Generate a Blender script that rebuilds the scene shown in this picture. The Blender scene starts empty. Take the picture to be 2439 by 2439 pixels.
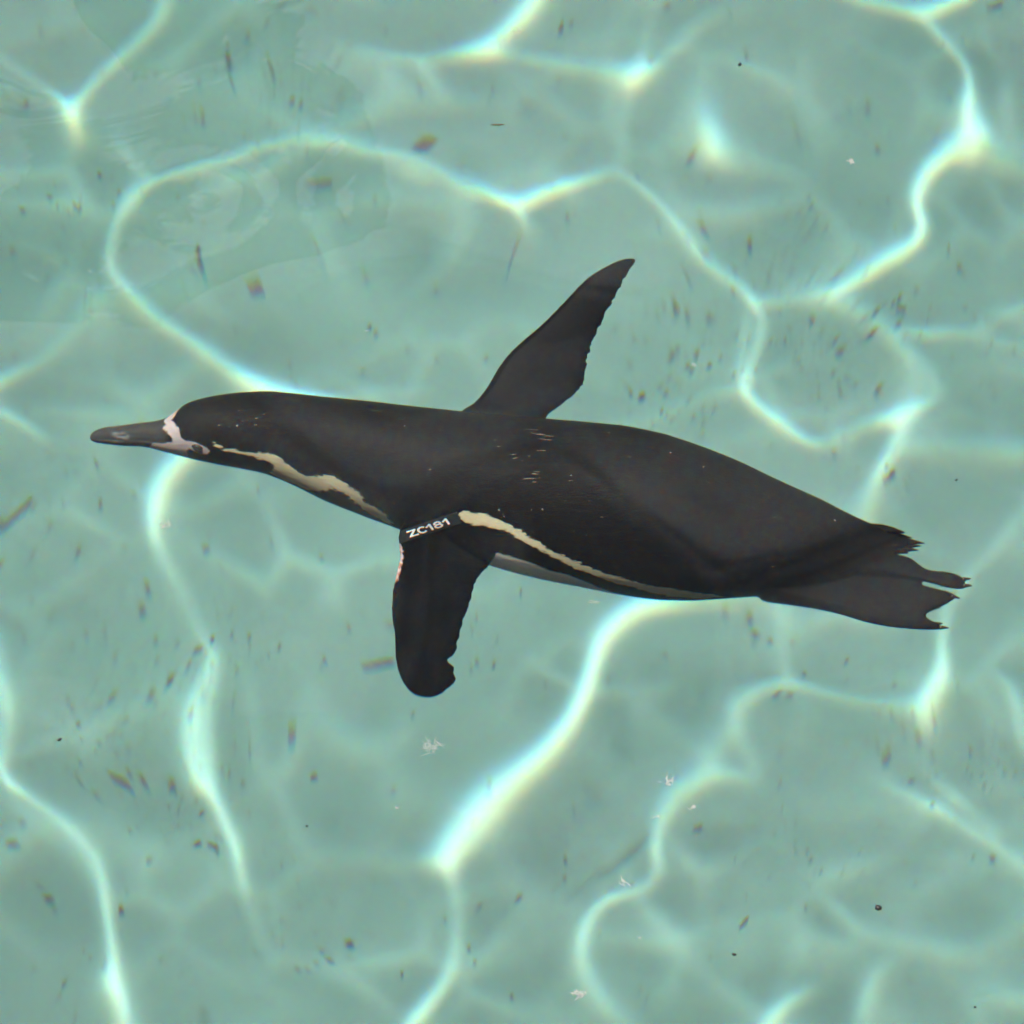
import bpy, bmesh, math, random
import numpy as np
from mathutils import Vector, Matrix

R = math.radians
sc = bpy.context.scene
col = sc.collection

# ------------------------------------------------------------------ camera
cam = bpy.data.cameras.new('camera')
cam_o = bpy.data.objects.new('camera', cam); col.objects.link(cam_o); sc.camera = cam_o
PITCH = R(55); DIST = 3.4
cam_o.location = (0, -DIST*math.cos(PITCH), DIST*math.sin(PITCH))
cam_o.rotation_euler = (R(90)-PITCH, 0, 0)
cam.lens = 157; cam.sensor_width = 36; cam.clip_start = .05; cam.clip_end = 300
cam.dof.use_dof = True; cam.dof.focus_distance = 3.44; cam.dof.aperture_fstop = 15

# ------------------------------------------------------------------ sky and sun
SUN_EL = R(65); SUN_H = np.array([-.82, .57]); SUN_H /= np.linalg.norm(SUN_H)
SUN = np.array([SUN_H[0]*math.cos(SUN_EL), SUN_H[1]*math.cos(SUN_EL), math.sin(SUN_EL)])
world = bpy.data.worlds.new('World'); sc.world = world; world.use_nodes = True
wn = world.node_tree
sky = wn.nodes.new('ShaderNodeTexSky'); sky.sky_type = 'NISHITA'; sky.sun_disc = False
sky.sun_elevation = SUN_EL; sky.sun_rotation = math.atan2(SUN_H[0], SUN_H[1])
sky.air_density = 1.0; sky.dust_density = 3.0; sky.ozone_density = 1.0
# fair-weather clouds over the whole sky (they are what the water surface mirrors)
CLOUD_W = 0.9
def clouds():
    n, l = wn.nodes, wn.links; tc = n.new('ShaderNodeTexCoord'); sp = n.new('ShaderNodeSeparateXYZ'); l.new(tc.outputs['Generated'], sp.inputs[0])
    z = n.new('ShaderNodeMath'); z.operation = 'MAXIMUM'; l.new(sp.outputs[2], z.inputs[0]); z.inputs[1].default_value = .02
    z2 = n.new('ShaderNodeMath'); z2.operation = 'ADD'; l.new(z.outputs[0], z2.inputs[0]); z2.inputs[1].default_value = .12
    cb = n.new('ShaderNodeCombineXYZ')
    for i in (0, 1):
        d = n.new('ShaderNodeMath'); d.operation = 'DIVIDE'; l.new(sp.outputs[i], d.inputs[0]); l.new(z2.outputs[0], d.inputs[1]); l.new(d.outputs[0], cb.inputs[i])
    no = n.new('ShaderNodeTexNoise'); no.noise_dimensions = '4D'; no.inputs['W'].default_value = CLOUD_W; no.inputs['Scale'].default_value = 4.2; no.inputs['Detail'].default_value = 5; no.inputs['Roughness'].default_value = .5; no.inputs['Distortion'].default_value = .3; l.new(cb.outputs[0], no.inputs['Vector'])
    mr = n.new('ShaderNodeMapRange'); mr.interpolation_type = 'SMOOTHSTEP'; mr.inputs[1].default_value = .47; mr.inputs[2].default_value = .60; l.new(no.outputs['Fac'], mr.inputs[0])
    mx = n.new('ShaderNodeMix'); mx.data_type = 'RGBA'; l.new(mr.outputs[0], mx.inputs[0]); l.new(sky.outputs[0], mx.inputs[6]); mx.inputs[7].default_value = (18, 18, 18.5, 1)
    l.new(mx.outputs[2], n['Background'].inputs[0]); n['Background'].inputs[1].default_value = .075
clouds()
sun = bpy.data.lights.new('sun', 'SUN'); sun_o = bpy.data.objects.new('sun', sun); col.objects.link(sun_o)
sun.energy = 5.0; sun.angle = R(.30); sun.color = (1, .94, .83)
sun_o.rotation_euler = Vector(SUN).to_track_quat('Z', 'Y').to_euler()
# The renderer's caustic solver carries one index of refraction, so the spread of colours that water gives
# sunlight (violet bent a little more than red) is carried by the solar disc: violet from its upper rim, red from its lower.
sun.use_nodes = True
def sun_nodes():
    nt = sun.node_tree; n = nt.nodes; em = next(x for x in n if x.type == 'EMISSION')
    geo = n.new('ShaderNodeNewGeometry'); T = (-SUN_H[0]*math.sin(SUN_EL), -SUN_H[1]*math.sin(SUN_EL), math.cos(SUN_EL))
    dt = n.new('ShaderNodeVectorMath'); dt.operation = 'DOT_PRODUCT'; dt.inputs[1].default_value = T; nt.links.new(geo.outputs['Normal'], dt.inputs[0])
    def mth(op, a, b):
        k = n.new('ShaderNodeMath'); k.operation = op
        for i, v in enumerate((a, b)):
            if hasattr(v, 'links'): nt.links.new(v, k.inputs[i])
            else: k.inputs[i].default_value = v
        return k.outputs[0]
    lam = mth('ADD', mth('MULTIPLY', dt.outputs['Value'], SUN_SIGN*.5/math.sin(sun.angle/2)), .5)
    cc = n.new('ShaderNodeCombineColor'); xs = (np.arange(400)+.5)/400; wt = np.sqrt(1-(2*xs-1)**2); wt /= wt.sum()
    for i, (c, wd) in enumerate(((.28, .55), (.5, .50), (.72, .55))):
        area = (np.maximum(0, 1-np.abs(xs-c)/wd)*wt).sum()
        r = mth('MAXIMUM', mth('SUBTRACT', 1.0, mth('ABSOLUTE', mth('DIVIDE', mth('SUBTRACT', lam, c), wd), 0)), 0.0)
        nt.links.new(mth('MULTIPLY', r, 1/area), cc.inputs[i])
    nt.links.new(cc.outputs[0], em.inputs['Color'])
SUN_SIGN = -1
sun_nodes()
sun.cycles.is_caustics_light = True          # sunlight is refracted by the waves (real caustics)
sc.view_settings.view_transform = 'Standard'; sc.view_settings.look = 'None'
sc.view_settings.exposure = 0.13; sc.view_settings.gamma = 1
sc.cycles.use_denoising = True
try: sc.cycles.denoiser = 'OPENIMAGEDENOISE'
except Exception: pass
sc.cycles.sample_clamp_indirect = 4.0
sc.cycles.max_bounces = 8; sc.cycles.transmission_bounces = 6; sc.cycles.transparent_max_bounces = 6
sc.cycles.blur_glossy = 0.0; sc.cycles.diffuse_bounces = 1; sc.cycles.use_light_tree = False

DEPTH = 1.6; IOR = 1.334
TREE_X, TREE_Y = -1.26, 9.2

# ------------------------------------------------------------------ helpers
def tag(o, label=None, cat=None, group=None, kind=None):
    for k, v in (('label', label), ('category', cat), ('group', group), ('kind', kind)):
        if v: o[k] = v
    return o
def link(name, me, mat=None, parent=None, smooth=True):
    o = bpy.data.objects.new(name, me); col.objects.link(o)
    if mat is not None and not me.materials: me.materials.append(mat)
    if smooth and len(me.polygons): me.polygons.foreach_set('use_smooth', np.ones(len(me.polygons), bool))
    if parent is not None: o.parent = parent
    o.cycles.is_caustics_receiver = True
    return o
def mesh(name, V, F):
    me = bpy.data.meshes.new(name); me.from_pydata([tuple(map(float, v)) for v in V], [], [tuple(map(int, f)) for f in F]); me.update(); return me
class NT:
    "small helper round a material's node tree"
    def __init__(s, name):
        s.m = bpy.data.materials.new(name); s.m.use_nodes = True; s.t = s.m.node_tree; s.n = s.t.nodes
        s.b = s.n.get('Principled BSDF'); s.out = s.n.get('Material Output')
    def new(s, kind, **kw):
        n = s.n.new('ShaderNode'+kind)
        for k, v in kw.items():
            if k in n.inputs: n.inputs[k].default_value = v
            else: setattr(n, k, v)
        return n
    def link(s, a, b): s.t.links.new(a, b)
    def math(s, op, a, b=None, c=None, clamp=False):
        n = s.n.new('ShaderNodeMath'); n.operation = op; n.use_clamp = clamp
        for i, v in enumerate((a, b, c)):
            if v is None: continue
            if hasattr(v, 'links'): s.link(v, n.inputs[i])
            else: n.inputs[i].default_value = v
        return n.outputs[0]
    def mix(s, f, a, b):
        n = s.n.new('ShaderNodeMix'); n.data_type = 'RGBA'
        for i, v in ((0, f), (6, a), (7, b)):
            if hasattr(v, 'links'): s.link(v, n.inputs[i])
            elif i == 0: n.inputs[i].default_value = v
            else: n.inputs[i].default_value = (*v, 1)
        return n.outputs[2]
    def ramp(s, v, lo, hi):
        n = s.n.new('ShaderNodeMapRange'); n.interpolation_type = 'SMOOTHSTEP'; s.link(v, n.inputs[0])
        n.inputs[1].default_value = lo; n.inputs[2].default_value = hi; return n.outputs[0]
    def noise(s, scale, detail=3, rough=.55, vec=None, dist=0):
        n = s.n.new('ShaderNodeTexNoise'); n.inputs['Scale'].default_value = scale; n.inputs['Detail'].default_value = detail
        n.inputs['Roughness'].default_value = rough; n.inputs['Distortion'].default_value = dist
        s.link(vec if vec is not None else s.pos(), n.inputs['Vector']); return n.outputs['Fac']
    def pos(s):
        if not hasattr(s, '_p'): s._p = s.n.new('ShaderNodeTexCoord').outputs['Object']
        return s._p
    def vscale(s, v, xyz, rot=(0, 0, 0)):
        n = s.n.new('ShaderNodeMapping'); n.inputs['Scale'].default_value = xyz; n.inputs['Rotation'].default_value = rot; s.link(v, n.inputs['Vector']); return n.outputs[0]
    def attr(s, name):
        n = s.n.new('ShaderNodeAttribute'); n.attribute_name = name; return n.outputs['Fac']
    def bump(s, h, strength, dist):
        n = s.n.new('ShaderNodeBump'); n.inputs['Strength'].default_value = strength; n.inputs['Distance'].default_value = dist
        s.link(h, n.inputs['Height']); s.link(n.outputs[0], s.b.inputs['Normal'])
def plain(name, rgb, rough=.6, var=.25, scale=200):
    t = NT(name); f = t.noise(scale, 3)
    t.link(t.mix(f, [c*(1-var) for c in rgb], [c*(1+var) for c in rgb]), t.b.inputs['Base Color']); t.b.inputs['Roughness'].default_value = rough
    return t.m

# ------------------------------------------------------------------ water surface
# Waves whose crests gather the sunlight along these curves on the pool floor
# (x mm, y mm, strength, half width mm); elsewhere the crests follow a random cell pattern.
CREST=[[(-392,1477,1.92,1.2),(-391,1434,1.92,1.2),(-401,1397,1.92,1.2),(-419,1373,1.92,1.1),(-440,1348,1.92,1.1),(-459,1319,1.92,1.1),(-477,1284,2.25,1.2),(-492,1261,4.65,1.6)],
 [(-617,1369,0.36,1.9),(-580,1344,0.46,1.9),(-549,1316,0.57,1.9),(-520,1285,0.92,1.6),(-498,1262,3.56,1.6)],
 [(-498,1262,4.65,2.0),(-494,1255,7.2,2.3),(-490,1247,1.92,1.4),(-487,1238,0.57,1.4),(-488,1225,0.08,1.4)],
 [(-445,1254,0.08,1.4),(-433,1236,0.57,1.4),(-416,1205,0.57,1.4),(-400,1183,0.57,1.4)],
 [(-246,892,7.2,2.4),(-272,901,7.5,2.4),(-291,912,6.12,1.9),(-319,933,2.6,1.2),(-340,951,2.25,1.2),(-369,976,2.08,1.1),(-391,993,1.92,1.1),(-414,1007,2.08,1.1),(-430,1026,2.08,1.1),(-438,1059,1.92,1.1),(-437,1094,1.92,1.1),(-428,1129,1.92,1.1),(-416,1160,1.92,1.1),(-397,1181,1.92,1.1),(-359,1197,1.76,1.1),(-315,1209,1.61,1.1),(-283,1223,1.46,1.1),(-243,1234,1.46,1.1),(-201,1237,1.46,1.1),(-160,1233,1.46,1.1),(-132,1216,1.46,1.1),(-110,1190,1.61,1.1),(-89,1166,1.76,1.1),(-53,1146,2.08,1.2),(-18,1132,4.65,1.8)],
 [(-246,892,7.2,2.4),(-193,893,1.05,1.6),(-128,909,0.46,1.6),(-78,908,0.17,1.6)],
 [(-18,1132,5.61,1.9),(0,1131,5.12,1.8),(25,1142,3.77,1.6),(62,1158,2.97,1.3),(92,1171,1.76,1.1),(122,1186,1.05,1.1),(139,1189,1.05,1.1)],
 [(-9,1132,3.56,1.9),(-1,1110,1.61,2.0),(11,1094,0.57,2.2),(24,1082,0.08,2.2)],
 [(139,1189,1.05,1.1),(166,1168,1.32,1.1),(188,1139,1.46,1.1),(206,1108,1.46,1.1),(211,1090,1.32,1.1),(224,1080,1.32,1.1),(244,1071,1.61,1.1),(255,1051,2.97,1.3)],
 [(163,1296,0.68,1.4),(160,1278,0.46,1.7),(155,1244,0.36,1.7),(140,1192,0.36,1.7)],
 [(53,1473,3.36,3.2),(35,1435,3.77,3.3),(10,1396,3.77,3.1),(-15,1368,3.77,2.6),(-39,1349,5.12,2.3)],
 [(-222,1358,0.08,2.0),(-184,1336,0.46,2.0),(-139,1322,0.57,1.7),(-108,1319,1.32,1.1),(-77,1331,1.92,1.1),(-39,1347,5.12,1.9),(-6,1348,1.76,1.1),(41,1339,1.32,1.1),(95,1326,1.32,1.1),(138,1313,1.92,1.1),(161,1301,6.65,2.1)],
 [(-108,1319,1.46,1.3),(-103,1302,1.32,1.3),(-98,1291,0.57,1.6),(-90,1272,0.17,1.6)],
 [(161,1301,6.65,2.3),(173,1310,1.05,2.0),(193,1340,0.8,2.3),(225,1383,0.46,2.6),(284,1412,0.26,2.6)],
 [(160,1304,2.6,1.6),(159,1341,0.57,1.7),(168,1404,0.36,1.7),(174,1453,0.26,1.7)],
 [(213,1268,0.08,1.3),(222,1253,1.05,1.3),(232,1237,2.42,1.4),(240,1220,2.97,1.5),(250,1202,0.92,1.3),(259,1189,0.08,1.3)],
 [(365,1451,1.92,1.0),(403,1422,2.25,1.1),(428,1420,2.42,1.1),(449,1419,2.6,1.1),(460,1420,3.77,1.7),(485,1435,4.2,1.7),(521,1458,3.77,1.7),(551,1495,3.36,1.6)],
 [(457,1417,2.25,1.1),(480,1378,2.08,1.0),(506,1338,2.08,1.0),(513,1308,2.6,1.4),(506,1278,3.77,2.6),(509,1256,4.2,2.8),(522,1240,4.65,2.6),(497,1241,4.65,2.0),(473,1224,4.65,2.0),(451,1191,4.42,1.9),(442,1158,3.98,1.8),(446,1132,4.2,1.9),(438,1108,4.2,1.9),(411,1087,3.77,1.8),(371,1066,3.56,1.7),(353,1056,3.36,1.7),(345,1046,2.97,1.6)],
 [(516,1299,1.05,2.0),(525,1255,1.76,1.8),(545,1228,1.46,1.6),(566,1215,0.92,1.5),(598,1199,0.68,1.5)],
 [(563,1303,0.46,3.6),(559,1246,0.57,3.5),(579,1219,0.36,3.5)],
 [(255,1051,1.92,1.1),(293,1052,0.92,1.1),(326,1053,1.18,1.1),(345,1046,2.6,1.2),(369,1016,1.46,1.1),(399,978,1.61,1.1),(419,947,1.76,1.1),(439,923,1.32,1.1),(450,899,1.32,1.1),(446,878,1.61,1.1),(429,865,5.12,1.8)],
 [(419,945,1.46,1.0),(426,921,1.05,1.0),(430,897,1.05,1.0),(428,876,2.25,1.0),(429,865,5.12,1.8),(402,857,1.61,1.1),(368,839,1.32,1.1),(348,830,1.32,1.1),(329,831,2.25,1.1),(297,856,2.97,1.1),(265,883,2.97,1.1),(247,910,3.36,1.5)],
 [(432,915,0.68,1.9),(437,891,0.68,1.9)],
 [(255,1051,2.97,1.5),(268,1029,1.92,1.1),(265,996,1.76,1.2),(255,956,1.76,1.2),(248,910,2.97,1.4)],
 [(249,1029,1.18,1.2),(244,989,1.05,1.4),(241,948,1.05,1.4),(246,914,1.61,1.4)],
 [(246,912,1.32,1.2),(214,912,0.57,1.5),(177,896,0.46,1.5),(136,874,0.46,1.5),(97,865,0.36,1.5)],
 [(345,1046,1.92,1.4),(327,1062,0.46,1.9),(298,1072,0.17,1.9)],
 [(407,977,1.32,1.1),(446,969,2.25,1.0),(468,971,1.61,1.0),(498,969,1.18,1.0),(527,991,1.05,1.0),(579,1013,1.32,1.0),(603,1021,1.05,1.0)],
 [(496,968,0.57,1.7),(538,956,0.46,1.9),(578,954,0.36,1.9)],
 [(429,865,4.65,1.9),(430,840,1.92,1.8),(413,802,2.25,2.0),(400,770,1.76,1.8),(382,739,1.18,1.7),(359,713,0.8,1.7)],
 [(430,829,0.8,1.9),(454,822,0.57,1.9),(488,813,0.68,1.6),(541,812,1.18,1.4),(558,811,1.05,1.4)],
 [(-437,1002,0.26,1.7),(-456,996,0.57,1.7),(-494,976,0.68,1.6),(-535,945,1.05,1.4),(-573,914,2.6,1.5),(-587,896,3.36,1.7),(-607,896,1.05,1.4)],
 [(-587,887,2.6,1.5),(-576,872,1.76,1.2),(-553,857,1.61,1.2),(-535,843,0.92,1.4),(-515,825,0.17,1.4)],
 [(-342,851,3.36,2.0),(-357,831,3.36,1.8),(-372,805,3.56,1.9),(-382,770,3.77,1.9),(-387,730,3.36,1.6),(-384,699,1.76,1.3),(-379,670,1.05,1.5),(-371,645,0.57,1.7),(-354,608,0.68,1.7),(-330,571,1.32,1.3)],
 [(-330,571,1.61,1.1),(-340,532,2.25,1.1),(-341,508,2.6,1.2),(-339,487,2.6,1.2),(-332,469,3.77,1.5),(-313,451,3.36,1.4),(-292,415,2.97,1.4),(-277,377,3.16,1.4),(-271,348,2.25,1.4),(-261,319,0.68,1.8),(-245,279,0.31,2.6),(-220,226,0.08,3.0)],
 [(-328,570,1.92,1.1),(-326,535,1.92,1.1),(-323,509,1.76,1.0),(-319,487,1.76,1.0),(-317,466,2.25,1.1),(-300,431,2.6,1.2)],
 [(-336,518,1.18,1.8),(-331,493,1.05,2.1),(-326,474,1.32,1.8)],
 [(-533,605,1.46,1.2),(-524,587,2.08,1.2),(-514,572,2.42,1.3),(-508,537,1.61,1.4),(-509,473,1.76,1.6),(-498,440,2.97,1.5),(-466,410,1.76,1.0),(-447,391,1.76,1.0),(-434,367,1.92,1.0),(-425,333,2.25,1.1),(-417,276,2.6,1.3),(-411,233,3.36,1.4),(-410,196,6.12,2.2),(-397,165,3.77,1.6),(-384,143,2.6,1.4)],
 [(-533,491,1.05,2.6),(-513,465,1.32,2.1),(-498,443,1.76,2.1)],
 [(267,664,0.8,0.9),(239,659,1.76,0.9),(204,660,2.97,1.2),(171,658,5.61,2.2),(138,640,6.12,2.7),(111,611,5.86,2.7),(98,576,5.86,2.4),(87,540,5.86,2.4),(67,497,6.12,2.5),(34,458,6.12,2.5),(-6,428,6.65,2.5),(-37,407,7.5,2.7),(-58,385,7.5,2.7),(-67,372,7.5,2.5)],
 [(-67,372,7.5,2.3),(-60,354,1.61,1.4),(-51,322,0.92,1.5),(-51,292,1.05,1.4),(-59,255,1.76,1.4),(-72,225,2.6,1.4),(-98,187,3.36,1.7),(-119,154,3.36,1.7),(-134,123,2.6,1.5)],
 [(-70,371,3.36,1.4),(-93,369,0.68,1.5),(-125,361,0.26,1.5)],
 [(278,670,1.18,1.2),(268,627,0.92,1.2),(267,585,1.05,1.2),(271,555,1.76,1.2)],
 [(421,515,1.76,1.2),(363,516,0.8,1.2),(309,538,1.05,1.2),(270,553,1.92,1.1),(246,546,2.08,1.1),(235,531,2.25,1.1),(232,513,2.08,1.1),(239,496,1.46,1.0),(255,479,0.92,1.0),(259,466,0.46,1.0)],
 [(452,654,1.32,1.6),(447,596,2.25,1.5),(444,563,4.2,1.8),(433,535,4.88,1.9),(419,514,3.77,1.7),(412,501,0.57,1.6),(406,490,0.08,1.6)],
 [(230,509,0.92,1.7),(212,491,0.92,1.8),(199,471,1.32,1.8)],
 [(256,466,0.57,1.3),(234,471,1.05,1.3),(211,471,1.92,1.3),(188,458,2.42,1.3),(161,435,2.42,1.3),(143,411,2.6,1.3),(137,385,2.42,1.4),(142,355,1.46,1.4),(134,335,1.32,1.5),(109,324,2.08,1.4),(82,309,2.6,1.4),(64,280,2.6,1.3),(59,246,2.6,1.3),(71,211,1.92,1.1),(89,184,1.46,1.1),(115,150,1.18,1.4),(131,126,1.05,1.4)],
 [(356,456,0.08,2.3),(382,444,0.68,1.9),(416,419,1.05,1.8),(470,379,0.68,2.8),(521,334,0.57,3.3),(544,318,0.46,3.3)],
 [(402,479,0.26,1.6),(426,455,0.8,1.4),(458,415,0.68,2.1),(493,374,0.46,2.8)],
 [(323,317,0.08,1.7),(343,290,1.18,1.5),(372,262,0.57,2.0),(418,242,0.46,2.3),(466,244,0.46,2.3),(517,264,0.46,2.3),(541,276,0.36,2.3)],
 [(394,236,0.57,1.5),(374,207,1.46,1.4),(356,170,1.61,1.4),(345,144,1.32,1.4)],
 [(308,190,0.46,1.5),(284,179,1.61,1.5),(266,161,1.92,1.5),(254,141,1.61,1.5),(245,126,1.32,1.5)],
 [(500,560,0.26,1.2),(520,544,1.32,1.2),(528,529,1.76,1.2),(525,506,1.46,1.2),(538,470,1.05,1.2)],
 [(554,774,0.36,3.0),(531,750,0.46,3.2),(477,699,0.46,2.7),(458,654,0.57,1.9)]]
e1 = SUN_H; e2 = np.array([-SUN_H[1], SUN_H[0]])
CEN = np.array([-.35, .75]); TILE = 4.2; N = 640; M = 1400
def sun_shift(g):
    n = np.stack([-g[..., 0], -g[..., 1], np.ones(g.shape[:-1])], -1); n /= np.linalg.norm(n, axis=-1, keepdims=True)
    i = np.broadcast_to(-SUN, n.shape); ci = -(i*n).sum(-1, keepdims=True); ct = np.sqrt(1-(1-ci**2)/IOR**2)
    t = i/IOR+(ci/IOR-ct)*n; return t[..., :2]/-t[..., 2:]*DEPTH
S0 = sun_shift(np.zeros((1, 2)))[0]
A1 = ((sun_shift((1e-4*e1)[None])-S0)/1e-4)[0]@e1
A2 = ((sun_shift((1e-4*e2)[None])-S0)/1e-4)[0]@e2
def to_pq(xy): r = np.asarray(xy, float)-S0-CEN; return np.stack([r@e1, r@e2], -1)
def catmull(P, n=4):
    P = np.asarray(P, float); Q = np.vstack([2*P[0]-P[1], P, 2*P[-1]-P[-2]]); out = []
    for i in range(1, len(Q)-2):
        p0, p1, p2, p3 = Q[i-1:i+3]
        for t in np.linspace(0, 1, n, endpoint=False):
            out.append(.5*((2*p1)+(-p0+p2)*t+(2*p0-5*p1+4*p2-p3)*t*t+(-p0+3*p1-3*p2+p3)*t**3))
    out.append(P[-1]); return np.array(out)
def light_pattern():
    F = np.zeros((M, M)); d = TILE/M; ax = (np.arange(M)+.5)*d-TILE/2
    for c in CREST:
        c = catmull(np.array(c)*[.001, .001, 1, .001]); pq = to_pq(c[:, :2])
        for k in range(len(pq)-1):
            a, b = pq[k], pq[k+1]; r = 11*max(c[k, 3], c[k+1, 3])
            i0 = np.clip(((np.minimum(a, b)-r+TILE/2)/d).astype(int), 0, M); i1 = np.clip(((np.maximum(a, b)+r+TILE/2)/d).astype(int)+1, 0, M)
            if (i1 <= i0).any(): continue
            P = ax[i0[0]:i1[0]][:, None]; Q = ax[i0[1]:i1[1]][None]; v = b-a
            t = np.clip(((P-a[0])*v[0]+(Q-a[1])*v[1])/(v@v+1e-12), 0, 1)
            dd = (P-a[0]-t*v[0])**2+(Q-a[1]-t*v[1])**2
            am = c[k, 2]+(c[k+1, 2]-c[k, 2])*t; ss = c[k, 3]+(c[k+1, 3]-c[k, 3])*t
            w = F[i0[0]:i1[0], i0[1]:i1[1]]
            np.maximum(w, am*(np.exp(-dd/(2*ss*ss))+.24*np.exp(-dd/(2*(2.2*ss)**2))+.10*np.exp(-dd/(2*(5*ss)**2)))/1.34, out=w)
    # random cells outside the traced area
    rng = np.random.default_rng(3); n = int(round(TILE/.24)); c = TILE/n
    px = (np.arange(n)[:, None]+.5+rng.uniform(-.42, .42, (n, n)))*c; py = (np.arange(n)[None]+.5+rng.uniform(-.42, .42, (n, n)))*c
    ax0 = (np.arange(M)+.5)*d; X, Y = np.meshgrid(ax0, ax0, indexing='ij')
    for k in range(5):
        kk = 2*np.pi*rng.integers(3, 12, 2)/TILE; X = X+.014*np.sin(kk[0]*Y+rng.uniform(0, 6)); Y = Y+.014*np.sin(kk[1]*X+rng.uniform(0, 6))
    ci, cj = np.floor(X/c).astype(int), np.floor(Y/c).astype(int); f1 = np.full(X.shape, 9.); f2 = f1.copy()
    for a in range(-2, 3):
        for b in range(-2, 3):
            gi, gj = ci+a, cj+b; q = np.hypot(X-px[gi % n, gj % n]-(gi//n)*TILE, Y-py[gi % n, gj % n]-(gj//n)*TILE)
            f2 = np.minimum(f2, np.maximum(f1, q)); f1 = np.minimum(f1, q)
    lo = sum(np.sin(2*np.pi*(rng.integers(-9, 10)*X+rng.integers(-9, 10)*Y)/TILE+rng.uniform(0, 6)) for _ in range(6))/6
    cells = np.clip(1.4+1.5*lo, .3, 2.4)*np.exp(-((f2-f1)/2/.010)**2/2)
    P, Q = np.meshgrid(ax, ax, indexing='ij'); fp = to_pq([[-0.606, 1.46], [0.0, 1.464], [0.606, 1.46], [0.564, 0.759], [0.526, 0.146], [0.0, 0.149], [-0.526, 0.146], [-0.564, 0.759]])[::-1]
    m = np.full(P.shape, -9.)
    for k in range(len(fp)):
        a, b = fp[k], fp[(k+1) % len(fp)]; v = (b-a)/np.linalg.norm(b-a); m = np.maximum(m, (P-a[0])*v[1]-(Q-a[1])*v[0])
    rg = np.random.default_rng(21); n2 = int(round(TILE/.10)); c2 = TILE/n2; jx, jy = rg.uniform(-.45, .45, (2, n2, n2))
    ci, cj = np.floor(X/c2).astype(int), np.floor(Y/c2).astype(int); f1 = np.full(X.shape, 9.); f2 = f1.copy()
    for a in range(-1, 2):
        for b in range(-1, 2):
            gi, gj = ci+a, cj+b; q = np.hypot(X-(gi+.5+jx[gi % n2, gj % n2])*c2, Y-(gj+.5+jy[gi % n2, gj % n2])*c2)
            f2 = np.minimum(f2, np.maximum(f1, q)); f1 = np.minimum(f1, q)
    lo2 = sum(np.sin(2*np.pi*(rg.integers(-22, 23)*X+rg.integers(-22, 23)*Y)/TILE+rg.uniform(0, 6)) for _ in range(8))/8
    fine = np.clip(.12+.45*lo2, 0, .36)*np.exp(-((f2-f1)/2/.0055)**2/2)
    F = F*(1+.25*lo2)+.50*(1+.24*np.roll(lo2, M//3, 0))+fine+np.clip(m/.06, 0, 1)*cells
    k = np.fft.fftfreq(M, d)*2*np.pi; kr = np.fft.rfftfreq(M, d)*2*np.pi; K2 = k[:, None]**2+kr[None]**2
    sm = lambda G, s: np.fft.irfft2(np.fft.rfft2(G)*np.exp(-.5*s*s*K2), s=G.shape)
    F = sm(F, .003); return F/sm(F, .13)
def wave_heights(F, iters=28):
    "height field that spreads even sunlight into the pattern F on the floor (Monge-Ampere, fixed point)"
    F = F/F.mean(); r1, r2 = math.sqrt(A1), math.sqrt(A2)
    K1 = (np.fft.fftfreq(N, TILE/r1/N)*2*np.pi)[:, None]; K2 = (np.fft.rfftfreq(N, TILE/r2/N)*2*np.pi)[None]; K = K1**2+K2**2; K[0, 0] = 1
    ax = (np.arange(N)+.5)*TILE/N-TILE/2; P, Q = np.meshgrid(ax, ax, indexing='ij'); psi = np.zeros((N, N)); d = TILE/M
    ir = lambda f: np.fft.irfft2(f, s=(N, N))
    for it in range(iters):
        H = np.fft.rfft2(psi); gx = ir(1j*K1*H); gy = ir(1j*K2*H); xx = ir(-K1**2*H); yy = ir(-K2**2*H); xy = ir(-K1*K2*H)
        u = (P+gx*r1+TILE/2)/d-.5; v = (Q+gy*r2+TILE/2)/d-.5; i = np.floor(u).astype(int); j = np.floor(v).astype(int); fu, fv = u-i, v-j
        f = (F[i % M, j % M]*(1-fu)+F[(i+1) % M, j % M]*fu)*(1-fv)+(F[i % M, (j+1) % M]*(1-fu)+F[(i+1) % M, (j+1) % M]*fu)*fv
        g = 1/np.maximum(f, .05); g /= g.mean()
        rhs = np.sqrt(np.maximum((xx-yy)**2+4*xy**2+4*g, 1e-6))-2; rhs -= rhs.mean()
        new = ir(-np.fft.rfft2(rhs)/K); new -= new.mean(); psi = psi+.8*(new-psi)
    return psi
RIPPLES = [(-0.2466, 0.3078, 5e-05, 0.03, 0.075), (-0.0938, 0.3078, 5e-05, 0.032, 0.085)]
HF = wave_heights(light_pattern())
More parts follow.
